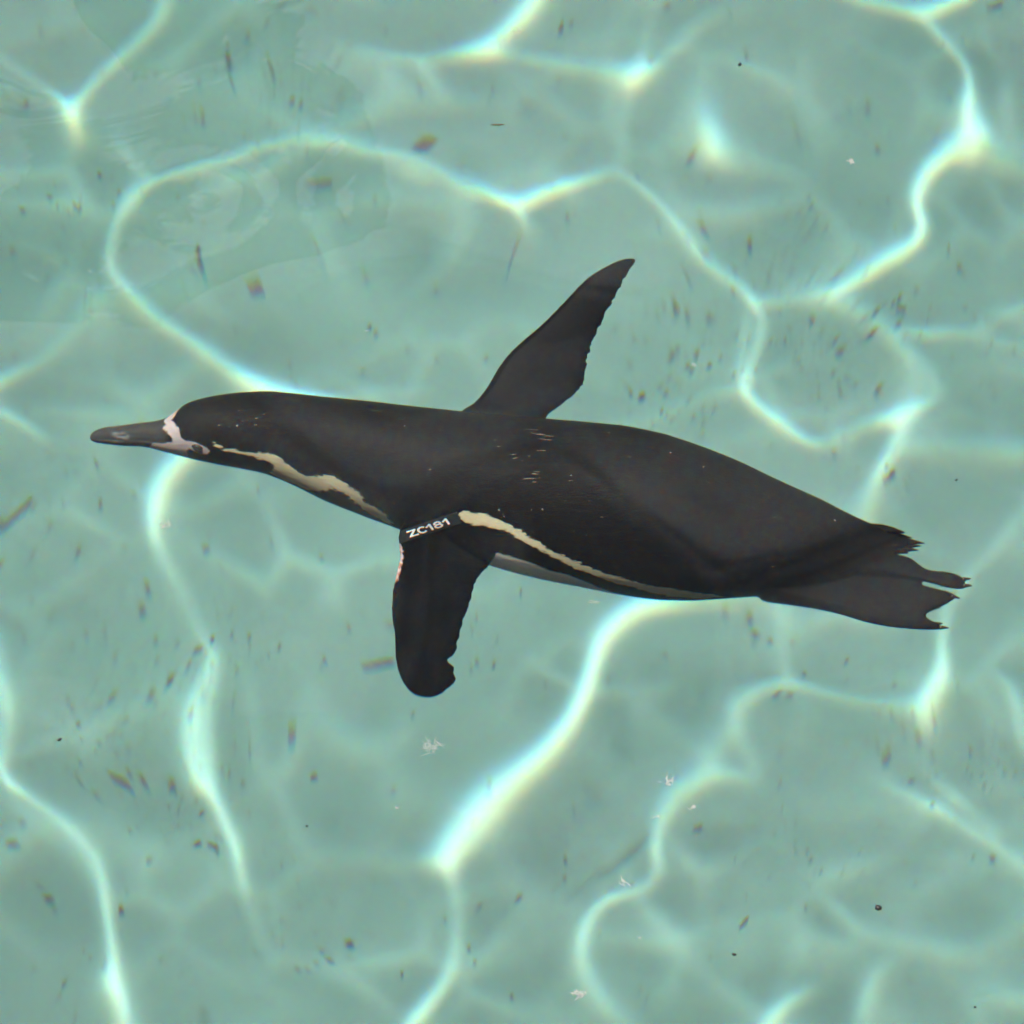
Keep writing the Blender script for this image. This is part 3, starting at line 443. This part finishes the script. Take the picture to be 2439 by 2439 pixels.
def paint_body(me):
    n = len(me.vertices); co = np.empty(n*3); me.vertices.foreach_get('co', co); co = co.reshape(-1, 3)
    I = [np.interp(co[:, 0], ST[:, 0], ST[:, k]) for k in range(5)]
    dy, dz = -(co[:, 1]-I[1]), co[:, 2]-I[2]; rr = np.hypot(dy/I[3], dz/I[4]); phi = np.degrees(np.arctan2(dz/I[4], dy/I[3]))
    phi = np.where(phi < -102, phi+360, phi); MID = 103.
    phi = np.where(phi > MID, 2*MID-phi, phi)      # both sides carry the same marks
    rad = (I[3]+I[4])/2
    limb = np.clip((rr-1.06)/.10, 0, 1)
    out = {}
    def sd(name, ref=None):
        P = np.array(MARKS[name]); rm = np.interp(P[:, 0].mean(), ST[:, 0], ST[:, 3])
        # local arc length metric
        q = np.stack([co[:, 0], np.radians(phi)*rm], 1); pl = np.stack([P[:, 0], np.radians(P[:, 1])*rm], 1)
        r = np.full(n, -.05); lo = pl.min(0)-.03; hi = pl.max(0)+.03; k = np.where((q > lo).all(1) & (q < hi).all(1))[0]
        r[k] = poly_sd(q[k], pl); return np.maximum(r, -.05)
    B = np.array(MARKS['belly']); pb = np.interp(co[:, 0], np.r_[-.30, -.03, B[3:, 0], .12, .2, .26], np.r_[-90, -60, B[3:, 1]+8, -30, -48, -70])
    belly = np.radians(pb-phi)*rad
    white = np.maximum(np.maximum(sd('stripe')-.0006, sd('flank')-.0010), belly)
    foot = ((co[:, 0] > .235) & (co[:, 2] < -.131) & (rr > 1.02)) | (co[:, 0] > .305)
    white = np.where((limb > .5) | foot, -.05, white)
    out['bel'] = np.clip(belly/.002, 0, 1); out['white'] = white; out['face'] = np.where(limb > .5, -.05, sd('face')); out['bill'] = sd('billband')
    out['isbill'] = np.clip((-.272-co[:, 0])/.006, 0, 1); out['limb'] = limb; out['foot'] = foot.astype(float)
    fk = np.zeros(n)
    for (fx, fp_), am, rd in zip(MARKS['fleck'], (1.0, .35, .55, .75, .35), (.016, .022, .03, .016, .03)):
        fk = np.maximum(fk, am*np.exp(-((co[:, 0]-fx)**2+(np.radians(phi-fp_)*rad)**2)/(2*rd*rd)))
    out['fleck'] = fk
    out['gape'] = -np.abs(np.radians(phi-26)*rad)
    # underside of the flippers is pale, scar on the leading edge of the near one
    nz = np.empty(n*3); me.vertices.foreach_get('normal', nz); nz = nz.reshape(-1, 3)
    out['under'] = np.where((limb > .6) & ~foot, np.clip((-nz[:, 2]-.2)/.3, 0, 1), 0)
    sc0, sc1 = np.array(LA['near_lead'][4]), np.array(LA['near_lead'][7]); v = sc1-sc0; t = np.clip(((co-sc0)@v)/(v@v), 0, 1)
    out['scar'] = .0070-np.linalg.norm(co-sc0-t[:, None]*v, axis=1)
    for k, v in out.items():
        a = me.attributes.new(k, 'FLOAT', 'POINT'); a.data.foreach_set('value', v.astype(np.float32))
def body_mat():
    t = NT('penguin_plumage'); p = t.pos()
    along = t.vscale(p, (95, 300, 300), (0, 0, R(-9))); fine = t.vscale(p, (420, 900, 900), (0, 0, R(-9)))
    nf = t.noise(1, 4, .6, along); ng = t.noise(1, 2, .5, fine); big = t.noise(14, 3, .5)
    c = t.mix(t.ramp(nf, .3, .7), (.0022, .0025, .0028), (.0062, .0063, .0062))
    c = t.mix(t.math('MULTIPLY', t.ramp(big, .4, .75), .5), c, (.0075, .0070, .0062))
    # worn, tan feather tips: sparse short streaks
    st = t.noise(1, 1, .4, t.vscale(p, (70, 800, 800), (0, 0, R(-16)))); cl = t.noise(16, 2, .5)
    fk = t.attr('fleck'); fl = t.ramp(t.math('ADD', st, t.math('MULTIPLY', fk, .095)), .755, .82); c = t.mix(t.math('MULTIPLY', fl, .42), c, (.33, .26, .17))
    pin = t.new('TexVoronoi', feature='F1'); pin.inputs['Scale'].default_value = 85; t.link(p, pin.inputs['Vector'])
    dot = t.math('MULTIPLY', t.math('LESS_THAN', pin.outputs['Distance'], .075), t.math('GREATER_THAN', pin.outputs['Position'] if False else t.noise(30, 1, .5), .60)); c = t.mix(t.math('MULTIPLY', dot, .55), c, (.30, .29, .25))
    limb = t.attr('limb'); c = t.mix(t.math('MULTIPLY', limb, .85), c, (.0038, .0045, .0050))
    # white feathers with ragged edges
    rag = t.math('MULTIPLY', t.math('SUBTRACT', t.noise(1, 4, .7, t.vscale(p, (90, 420, 420), (0, 0, R(-22)))), .5), .013)
    w = t.ramp(t.math('ADD', t.attr('white'), rag), -.0006, .0008)
    wc = t.mix(ng, (.37, .35, .22), (.53, .50, .35)); wc = t.mix(t.math('MULTIPLY', t.ramp(t.noise(40, 3, .6), .5, .75), .35), wc, (.36, .30, .18))
    wc = t.mix(t.attr('bel'), wc, t.mix(ng, (.72, .73, .62), (.84, .85, .76))); c = t.mix(w, c, wc)
    # bill and bare skin
    bl = t.attr('isbill'); c = t.mix(bl, c, t.mix(t.noise(90, 3), (.020, .022, .022), (.045, .047, .045)))
    gl = t.math('MULTIPLY', t.math('MULTIPLY', t.ramp(t.attr('gape'), -.0016, -.0004), bl), t.ramp(t.noise(1, 3, .6, t.vscale(p, (60, 200, 200))), .3, .6)); c = t.mix(t.math('MULTIPLY', gl, .7), c, (.13, .14, .135))
    bb = t.ramp(t.math('ADD', t.attr('bill'), t.math('MULTIPLY', t.math('SUBTRACT', t.noise(220, 3), .5), .006)), -.001, .0015); c = t.mix(t.math('MULTIPLY', bb, t.math('MULTIPLY', t.ramp(t.noise(1, 3, .6, t.vscale(p, (90, 300, 300))), .35, .65), .7)), c, (.24, .27, .27))
    f = t.ramp(t.math('ADD', t.attr('face'), t.math('MULTIPLY', t.math('SUBTRACT', t.noise(210, 4, .7), .5), .0075)), -.0005, .0006)
    c = t.mix(f, c, t.mix(t.noise(150, 3), (.28, .235, .235), (.47, .415, .41)))
    s = t.ramp(t.math('ADD', t.attr('scar'), t.math('MULTIPLY', t.math('SUBTRACT', t.noise(330, 3, .7), .5), .009)), -.0004, .0006)
    c = t.mix(s, c, t.mix(t.ramp(t.noise(400, 2), .4, .6), (.42, .20, .16), (.56, .50, .50)))
    ft = t.attr('foot'); c = t.mix(t.math('MULTIPLY', ft, .9), c, t.mix(t.ramp(t.noise(120, 4, .7), .55, .8), (.0045, .0046, .0048), (.032, .031, .029)))
    c = t.mix(t.math('MULTIPLY', t.attr('under'), .8), c, (.42, .42, .38))
    t.link(c, t.b.inputs['Base Color']); t.b.inputs['Roughness'].default_value = .50; t.b.inputs['Specular IOR Level'].default_value = .035
    t.bump(t.math('ADD', nf, t.math('MULTIPLY', ng, .6)), .32, .0012); return t.m
penguin = bpy.data.objects.new('penguin', None); col.objects.link(penguin); penguin.empty_display_size = .1
penguin.location = (0.05, .07, -.13)
tag(penguin, 'black and white banded penguin swimming just under the clear water, flippers spread', 'penguin')
def child(name, me, mat, parent=penguin, label=None, smooth=True):
    o = link(name, me, mat, parent, smooth)
    o.matrix_parent_inverse = Matrix.Translation(-Vector(penguin.location)); tag(o, label); return o
def sub(name, me, mat, parent, label=None, smooth=True):
    o = link(name, me, mat, parent, smooth); tag(o, label); return o
body_me, NRM_N, NRM_F = build_body(); paint_body(body_me)
PLUM = body_mat(); body = child('body', body_me, PLUM)

# eyes
def eye_mesh(r):
    bm = bmesh.new(); bmesh.ops.create_uvsphere(bm, u_segments=20, v_segments=12, radius=r)
    for v in bm.verts: v.co.x *= 1.7
    me = bpy.data.meshes.new('eye'); bm.to_mesh(me); bm.free(); return me
t = NT('eye'); t.link(t.mix(t.noise(300, 2), (.012, .010, .009), (.03, .022, .018)), t.b.inputs['Base Color']); t.b.inputs['Roughness'].default_value = .12; EYE = t.m
ex, ep = MARKS['eye'][0]
for ph in (ep, 206-ep):
    s_ = [np.interp(ex, ST[:, 0], ST[:, k]) for k in range(5)]; a_ = R(ph)
    o = child('eye', eye_mesh(.0028), EYE); o.location = (ex, s_[1]-s_[3]*.97*math.cos(a_), s_[2]+s_[4]*.97*math.sin(a_)); o.rotation_euler = (0, 0, R(-14))

# tail feathers: stiff narrow blades, each its own part
TAILM = plain('tail_feather', (.0055, .0055, .0055), .9, .4, 300); TAILM.node_tree.nodes['Principled BSDF'].inputs['Specular IOR Level'].default_value = .1
def blade(a, b, w, up, seed):
    rng = random.Random(seed); a, b = Vector(a), Vector(b); d = (b-a).normalized(); s = d.cross(Vector((0, 0, 1))).normalized(); n = 9; V = []; F = []
    for i in range(n):
        f = i/(n-1); p = a.lerp(b, f)+Vector((0, 0, up*f*f)); ww = w*(.75+.35*math.sin(math.pi*f*.6))*(1 if f < .8 else max(.06, (1-f)/.2)); jag = rng.uniform(-.0007, .0007) if i > 3 else 0
        for k, h in ((-1, 0), (0, .0012), (1, 0), (0, -.0010)): V.append(p+s*(k*ww+jag)+Vector((0, 0, h*(1-.6*f))))
    for i in range(n-1):
        for j in range(4): F.append((i*4+j, i*4+(j+1) % 4, (i+1)*4+(j+1) % 4, (i+1)*4+j))
    F += [(3, 2, 1, 0), tuple((n-1)*4+j for j in range(4))]; return mesh('tail_feather', V, F)
for i, (a, b) in enumerate(LIMB['tail']):
    for q in range(3):
        dz = -.003+.0012*i-.002*q; j = random.Random(i*7+q)
        b2 = [b[0]-q*j.uniform(.003, .012), b[1]+q*j.uniform(-.005, .005), b[2]+dz]
        child('tail_feather', blade((a[0]-.03, a[1]+q*j.uniform(-.003, .003), a[2]-.002+dz*.3), b2, .0036-.0007*q, .001, i*3+q), TAILM)

# claws at the toe tips
CLAW = plain('claw', (.012, .011, .010), .35, .3, 400)
def claw(p, d, l):
    p, d = Vector(p), Vector(d).normalized(); s = d.cross(Vector((0, 0, 1))); V = []; F = []
    for i in range(6):
        f = i/5; c = p+d*l*f+Vector((0, 0, -.0016*f*f)); r = .0019*(1-f)**.7+.0002
        for j in range(8): an = j*math.pi/4; V.append(c+s*r*math.cos(an)+Vector((0, 0, 1))*r*math.sin(an))
    for i in range(5):
        for j in range(8): F.append((i*8+j, i*8+(j+1) % 8, (i+1)*8+(j+1) % 8, (i+1)*8+j))
    F += [tuple(range(8))[::-1], tuple(40+j for j in range(8))]; return mesh('claw', V, F)
for k, i, d in (('near_foot', 8, (1, -.25, 0)), ('near_foot', 17, (1, .15, 0)), ('near_foot', 19, (1, .05, 0)), ('far_foot', 8, (1, .2, 0)), ('far_foot', 10, (1, .05, 0))):
    p = LA[k][i]; child('claw', claw((p[0]-.004, p[1], p[2]), d, .0075), CLAW)

# numbered band round the near flipper
from mathutils.bvhtree import BVHTree
bv = np.empty(len(body_me.vertices)*3); body_me.vertices.foreach_get('co', bv); bv = bv.reshape(-1, 3)
near = (bv[:, 0] > -.13) & (bv[:, 0] < .02) & (bv[:, 1] < .11)
TREE = BVHTree.FromPolygons([tuple(v) for v in bv], [tuple(p.vertices) for p in body_me.polygons if near[p.vertices[0]]])
O_, Bx, Ux = [np.array(p) for p in LIMB['text']]
bdir = (Bx-O_)/np.linalg.norm(Bx-O_); udir = (Ux-O_)-bdir*((Ux-O_)@bdir); udir /= np.linalg.norm(udir); HT = float((Ux-O_)@udir)
OUT = np.array((0, -.43, .90)); OUT /= np.linalg.norm(OUT)          # outward from the shoulder
def drop(P, side=1):
    h = TREE.ray_cast(Vector(P+side*OUT*.08), Vector(-side*OUT), .16)[0]; return None if h is None else np.array(h)
BANDM = plain('band_plastic', (.014, .015, .016), .45, .2, 200)
def band():
    V = []; F = []; n, m = 70, 12
    for side, lift in ((1, .0006), (-1, .0006)):
        G = {}
        for i in range(n):
            for j in range(m):
                P = drop(O_+bdir*(-.010+.052*i/(n-1))+udir*(-.0025+(HT+.005)*j/(m-1)), side)
                if P is None: continue
                G[i, j] = len(V); V.extend([P+side*OUT*lift, P-side*OUT*.0008])
        for i in range(n-1):
            for j in range(m-1):
                q = [G.get(k) for k in ((i, j), (i+1, j), (i+1, j+1), (i, j+1))]
                if None in q: continue
                F.append(tuple(q)); F.append(tuple(k+1 for k in q[::-1]))
                for e in range(4):
                    a, b = q[e], q[(e+1) % 4]
                    if (e == 0 and j == 0) or (e == 2 and j == m-2) or (e == 1 and i == n-2) or (e == 3 and i == 0): F.append((b, a, a+1, b+1))
    return mesh('flipper_band', V, F)
band_o = child('flipper_band', band(), BANDM, label='black numbered band round the near flipper')
def lettering():
    arc = lambda cx, cy, rx, ry, a0, a1, n=9: [(cx+rx*math.cos(R(a0+(a1-a0)*i/n)), cy+ry*math.sin(R(a0+(a1-a0)*i/n))) for i in range(n+1)]
    one = [(.10, .66), (.46, .96), (.46, .04)]
    G = [[[(.06, .94), (.70, .94), (.08, .06), (.74, .06)]], [arc(.42, .5, .34, .46, 50, 310)], [one], [arc(.38, .72, .25, .22, 0, 360), arc(.38, .27, .31, .25, 0, 360)], [one]]
    adv = [0, .86, 1.62, 2.34, 3.14]; W = 3.75; V = []; F = []; th = .105
    def seg(a, b, x0):
        a, b = np.array(a), np.array(b); d = (b-a)/np.linalg.norm(b-a); nn = np.array((-d[1], d[0]))*th; d = d*th*.7; o = len(V); V.extend([a-d-nn, b+d-nn, b+d+nn, a-d+nn]); F.append((o, o+1, o+2, o+3))
        for q in range(o, o+4): V[q] = V[q]+np.array((x0, 0))
    for g, x0 in zip(G, adv):
        for st_ in g:
            for p, q in zip(st_[:-1], st_[1:]): seg(p, q, x0)
    P = []
    for k, (gx, gy) in enumerate(V):
        q = O_+gx/W*(Bx-O_)+gy*(Ux-O_); d = drop(q); P.append((q if d is None else d)+OUT*(.0016+.00001*(k//4)))
    me = mesh('lettering', P, F)
    bm = bmesh.new(); bm.from_mesh(me); bmesh.ops.triangulate(bm, faces=bm.faces)
    r = bmesh.ops.extrude_face_region(bm, geom=bm.faces[:]); bmesh.ops.translate(bm, verts=[v for v in r['geom'] if isinstance(v, bmesh.types.BMVert)], vec=Vector(-OUT*.0004)); bmesh.ops.recalc_face_normals(bm, faces=bm.faces); bm.to_mesh(me); bm.free(); return me
WHITE = plain('band_white', (.80, .80, .78), .5, .05, 300)
sub('lettering', lettering(), WHITE, band_o, 'white characters ZC181 on the band', smooth=False)

# ------------------------------------------------------------------ specks of dirt on the pool floor
DIRT = plain('floor_dirt', (.040, .052, .034), .9, .7, 60)
def chip(rng, x, y, z, l, w, h, a):
    n = 7; V = []; F = []; ca, sa = math.cos(a), math.sin(a)
    for k, hh in ((1, -.001), (.8, h)):
        for i in range(n):
            t = 2*math.pi*i/n; r = rng.uniform(.65, 1.1); px, py = l*r*k*math.cos(t), w*r*k*math.sin(t); V.append((x+px*ca-py*sa, y+px*sa+py*ca, z+hh))
    for i in range(n): F.append((i, (i+1) % n, n+(i+1) % n, n+i))
    F.append(tuple(n+i for i in range(n))); return V, F
rng = random.Random(11); V = []; F = []
CL = [
    (-0.2814, 1.3216, 0.0503, 62, 0.75),
    (-0.2258, 1.3052, 0.0335, 33, 0.82),
    (0.2988, 0.9953, 0.0615, 96, 0.68),
    (0.3515, 0.9438, 0.0335, 38, 0.82),
    (0.3804, 1.0098, 0.0391, 43, 0.75),
    (0.1728, 0.9947, 0.0335, 62, 0.68),
    (0.1471, 0.9031, 0.028, 38, 0.75),
    (-0.4927, 1.1479, 0.0335, 33, 0.82),
    (-0.5153, 1.0425, 0.0447, 48, 0.61),
    (-0.4174, 0.5809, 0.0615, 86, 0.68),
    (-0.3597, 0.5242, 0.0391, 43, 0.88),
    (-0.2742, 0.5812, 0.028, 38, 0.82),
    (-0.32, 0.4099, 0.0503, 57, 0.68),
    (-0.3846, 0.5004, 0.0391, 28, 0.82),
    (0.2492, 0.3837, 0.0503, 96, 0.48),
    (0.328, 0.3547, 0.0335, 52, 0.54),
    (0.412, 0.4943, 0.0447, 110, 0.51),
    (0.4707, 0.4916, 0.0335, 52, 0.48),
    (0.2615, 1.1104, 0.0447, 52, 0.61),
    (0.3, 1.0989, 0.028, 28, 0.68),
    (0.5328, 1.3789, 0.0335, 28, 0.68),
    (0.5239, 0.9559, 0.0335, 33, 0.68),
    (0.3598, 0.6213, 0.0503, 24, 0.61),
    (-0.4331, 0.1984, 0.0335, 33, 0.75),
    (-0.218, 0.2669, 0.028, 19, 0.75),
    (-0.0044, 0.3058, 0.0447, 24, 0.68),
    (-0.0826, 0.6168, 0.0335, 24, 0.68),
    (0.2498, 0.6369, 0.0168, 14, 0.75),
    (0.4182, 0.7804, 0.0168, 19, 0.88),
    (0.1955, 0.8543, 0.0335, 57, 0.48),
    (0.1526, 0.7764, 0.0224, 24, 0.54),
    (-0.0217, 1.3693, 0.0335, 24, 0.61),
    (-0.5428, 0.7437, 0.0335, 33, 0.82),
    (0.0743, 1.3773, 0.0168, 12, 0.82),
]
def put(x, y, l, w, a):
    v, f = chip(rng, x, y, floor_z(x, y), l, w, min(w*.6, .0018), a); o = len(V); V.extend(v); F.extend([tuple(i+o for i in q) for q in f])
for _ in range(1150):
    x, y = rng.uniform(-.85, .85), rng.uniform(-.05, 1.75); l = min(.0032, .0011*math.exp(rng.gauss(.1, .45))); put(x, y, l*rng.uniform(1, 2.4), l, rng.gauss(.9, .8))
for _ in range(1500):
    x, y = rng.uniform(-3.2, 2.6), rng.uniform(-2.0, 3.6)
    l = min(.0055, .0011*math.exp(rng.gauss(.15, .55))); put(x, y, l*rng.uniform(1, 1.9), l, rng.uniform(0, 3.14))
for cx, cy, r, k, big in CL:
    for _ in range(k):
        l = min(.0065, .0013*big*math.exp(rng.gauss(.1, .5))); put(cx+rng.gauss(0, r), cy+rng.gauss(0, r), l*rng.uniform(1, 2.2), l, rng.gauss(.9, .6))
specks = link('floor_specks', mesh('floor_specks', V, F), DIRT, smooth=False)
tag(specks, 'small dark olive specks of dirt scattered over the pool floor', 'dirt', kind='stuff')
DEB = plain('debris', (.066, .078, .058), .9, .6, 60)
for label, x, y, l, w, a in [
    ("long blurred dark streak on the floor above the penguin's head, inside the light ring", -0.3332, 1.0556, 0.0124, 0.0021, 1.4),
    ("soft brown smudge of debris on the floor between the penguin's head and the dark ripples", -0.2812, 1.0517, 0.0108, 0.0046, 0.4),
    ('pale brown stick-like streak on the floor inside the large light ring above the penguin', -0.1925, 1.1685, 0.0141, 0.0021, 0.05),
    ("dark clump of debris on the floor just above the penguin's rump", 0.4144, 0.7821, 0.0054, 0.0033, 0.8),
    ("slanting dark streak on the floor at the left edge, below the penguin's bill level", -0.5421, 0.7469, 0.0141, 0.0025, 0.9),
    ("dark twig on the floor left of the near flipper's tip", -0.1365, 0.5607, 0.0141, 0.0021, 0.55),
    ('dark slanting scrap on the floor at the top, right of the bright patch', 0.0576, 1.3871, 0.0091, 0.0025, 1.2),
    ('dark smear of debris in the top right corner of the floor', 0.5581, 1.4399, 0.0141, 0.0029, 0.35),
    ('dark scrap on the floor beside the lower left light streak', -0.3002, 0.3744, 0.007, 0.0033, -0.6),
    ('elongated dark scrap on the floor in the lower left, below the flipper level', -0.3959, 0.4536, 0.0083, 0.0025, -0.25),
    ('dark fleck on the floor at the lower left under the double light streak', -0.4022, 0.2962, 0.0037, 0.0058, 0.2),
    ('small dark scrap on the floor among the top left specks', -0.3083, 1.3374, 0.0054, 0.0033, -0.9),
    ('pale edged scrap on the floor near the bottom, right of the wavy light line', 0.2321, 0.2783, 0.0083, 0.0025, 0.9),
    ('dark speck cluster scrap on the floor below the flipper, centre left', -0.2202, 0.4959, 0.0037, 0.005, 1.3),
    ('dark scrap on the floor right of the five sided light ring, under the light path', 0.4081, 1.0079, 0.0075, 0.0029, -0.5),
]:
    r2 = random.Random(int(abs(x*9e3)+abs(y*7e3)))
    v, f = [], []
    for q in range(4):      # a soggy scrap: a few overlapping lobes along its length
        fx = (q-1.5)/2*l*.8; vv, ff = chip(r2, x+fx*math.cos(a)+r2.uniform(-w, w)*.4, y+fx*math.sin(a)+r2.uniform(-w, w)*.4, floor_z(x, y)+.0004*q, l*.42, w, .0022, a+r2.uniform(-.3, .3))
        f += [tuple(i+len(v) for i in g) for g in ff]; v += vv
    o = link('debris_scrap', mesh('debris_scrap', v, f), DEB, smooth=False); tag(o, label, 'debris', 'scraps of debris on the pool floor')

# ------------------------------------------------------------------ bits floating on the water
TUFT = plain('down_white', (.42, .43, .41), .8, .3, 300)
BITD = plain('bit_dark', (.012, .010, .009), .5, .4, 500)
BITB = plain('bit_brown', (.10, .07, .035), .7, .4, 500)
def wave_z(x, y):
    r = np.array([x, y])-CEN; d = TILE/N; return float(HF[int(((r@e1)+TILE/2)/d) % N, int(((r@e2)+TILE/2)/d) % N])
def tuft(x, y, r, n, wd, seed):
    g = random.Random(seed); V = []; F = []; z = wave_z(x, y)+.0006
    for i in range(n):
        a = g.uniform(0, 6.28); cx, cy = g.gauss(0, r*.4), g.gauss(0, r*.3); l = g.uniform(.25, .6)*r; bend = g.uniform(-.8, .8); o = len(V); m = 4
        for k in range(m):
            f = k/(m-1)-.5; aa = a+bend*f; px, py = cx+math.cos(aa)*l*f*2, cy+math.sin(aa)*l*f*2; w = wd*(1-1.4*abs(f)); zz = z+.0006*g.random()
            V += [(x+px-math.sin(aa)*w, y+py+math.cos(aa)*w, zz), (x+px+math.sin(aa)*w, y+py-math.cos(aa)*w, zz), (x+px, y+py, zz+wd*.8)]
        for k in range(m-1):
            for j in range(3): F.append((o+k*3+j, o+k*3+(j+1) % 3, o+k*3+3+(j+1) % 3, o+k*3+3+j))
    return V, F
def seedbit(x, y, l, w, a, seed):
    g = random.Random(seed); bm = bmesh.new(); bmesh.ops.create_icosphere(bm, subdivisions=2, radius=1)
    z = wave_z(x, y)+.0004
    for v in bm.verts:
        k = g.uniform(.75, 1.12); px, py, pz = v.co.x*l*k*(1+.25*v.co.y), v.co.y*w*k, v.co.z*min(w, .0015)*k
        v.co = (x+px*math.cos(a)-py*math.sin(a), y+px*math.sin(a)+py*math.cos(a), z+pz)
    me = bpy.data.meshes.new('bit'); bm.to_mesh(me); bm.free(); return me
for i, (kind, label, x, y, s, q, a) in enumerate([
    ('tuft', "faint white down tuft floating below the penguin's chin", -0.2622, -0.0118, 0.00704, 22, 0.00022),
    ('tuft', "wide faint white down tuft floating under the near flipper's tip", -0.0599, -0.2109, 0.00911, 26, 0.00022),
    ('tuft', 'small pinkish white down tuft floating at the upper right', 0.2729, 0.3462, 0.00373, 16, 0.0005),
    ('tuft', 'white down tuft floating in the lower right beside the wavy light line', 0.115, -0.241, 0.00497, 16, 0.00045),
    ('tuft', 'small white down wisp floating just below and right of the larger tuft', 0.1319, -0.2627, 0.00414, 9, 0.0004),
    ('tuft', 'white curled down feather floating near the bottom edge', 0.0465, -0.4168, 0.0058, 16, 0.0006),
    ('tuft', 'thin white wisp floating over the lower right wavy light line', 0.0797, -0.3254, 0.0058, 7, 0.0004),
    ('tuft', 'thin white wisp floating left of the wavy light line', 0.1055, -0.2712, 0.00373, 6, 0.0004),
    ('tuft', 'short white wisp floating right of the far flipper', 0.1421, 0.1407, 0.0029, 4, 0.0005),
    ('tuft', "tiny white fleck floating right of the thin brown splinter's light line", 0.0908, -0.3704, 0.00166, 4, 0.0006),
    ('tuft', 'tiny white fleck floating on the bright patch at the top', 0.0039, 0.4873, 0.00497, 7, 0.0003),
    ('tuft', "tiny white fleck floating under the penguin's belly", 0.0621, -0.0811, 0.00373, 6, 0.00035),
    ('tuft', "tiny white fleck floating above the penguin's back near the far flipper's root", -0.1138, 0.1755, 0.00166, 4, 0.0005),
    ('tuft', 'tiny white fleck floating in the lower middle left of the bright diagonal', -0.0833, -0.2645, 0.00166, 4, 0.0006),
    ('dark', 'largest black round bit floating at the lower right', 0.2629, -0.346, 0.00228, 0.00269, 1.3),
    ('dark', 'small black bit floating near the left edge', -0.3323, -0.205, 0.00207, 0.00099, 0.5),
    ('dark', 'small dark bit floating at the top right, above the light spot', 0.1867, 0.4494, 0.00186, 0.00149, 0.8),
    ('dark', 'small dark curled bit floating near the bottom, right of centre', 0.1581, -0.3834, 0.00186, 0.00099, -0.3),
    ('brown', 'thin brown splinter floating above the far flipper, top centre', -0.012, 0.3862, 0.0058, 0.00075, 0.03),
    ('dark', "tiny dark bit floating right of the penguin's rump", 0.3398, 0.0287, 0.00133, 0.00075, 0.6),
    ('dark', 'tiny dark bit floating at the lower left centre', -0.1488, -0.2784, 0.00099, 0.00083, 0.0),
    ('dark', 'tiny dark bit floating at the bottom right corner', 0.3273, -0.427, 0.00108, 0.00091, 0.0),
]):
    if kind == 'tuft':
        o = link('down_feather', mesh('down_feather', *tuft(x, y, s, q, a, i)), TUFT, smooth=False); tag(o, label, 'down feather', 'white down tufts floating on the water')
    else:
        o = link('floating_bit', seedbit(x, y, s, q, a, i), BITB if kind == 'brown' else BITD); tag(o, label, 'floating bit', 'dark bits floating on the water')
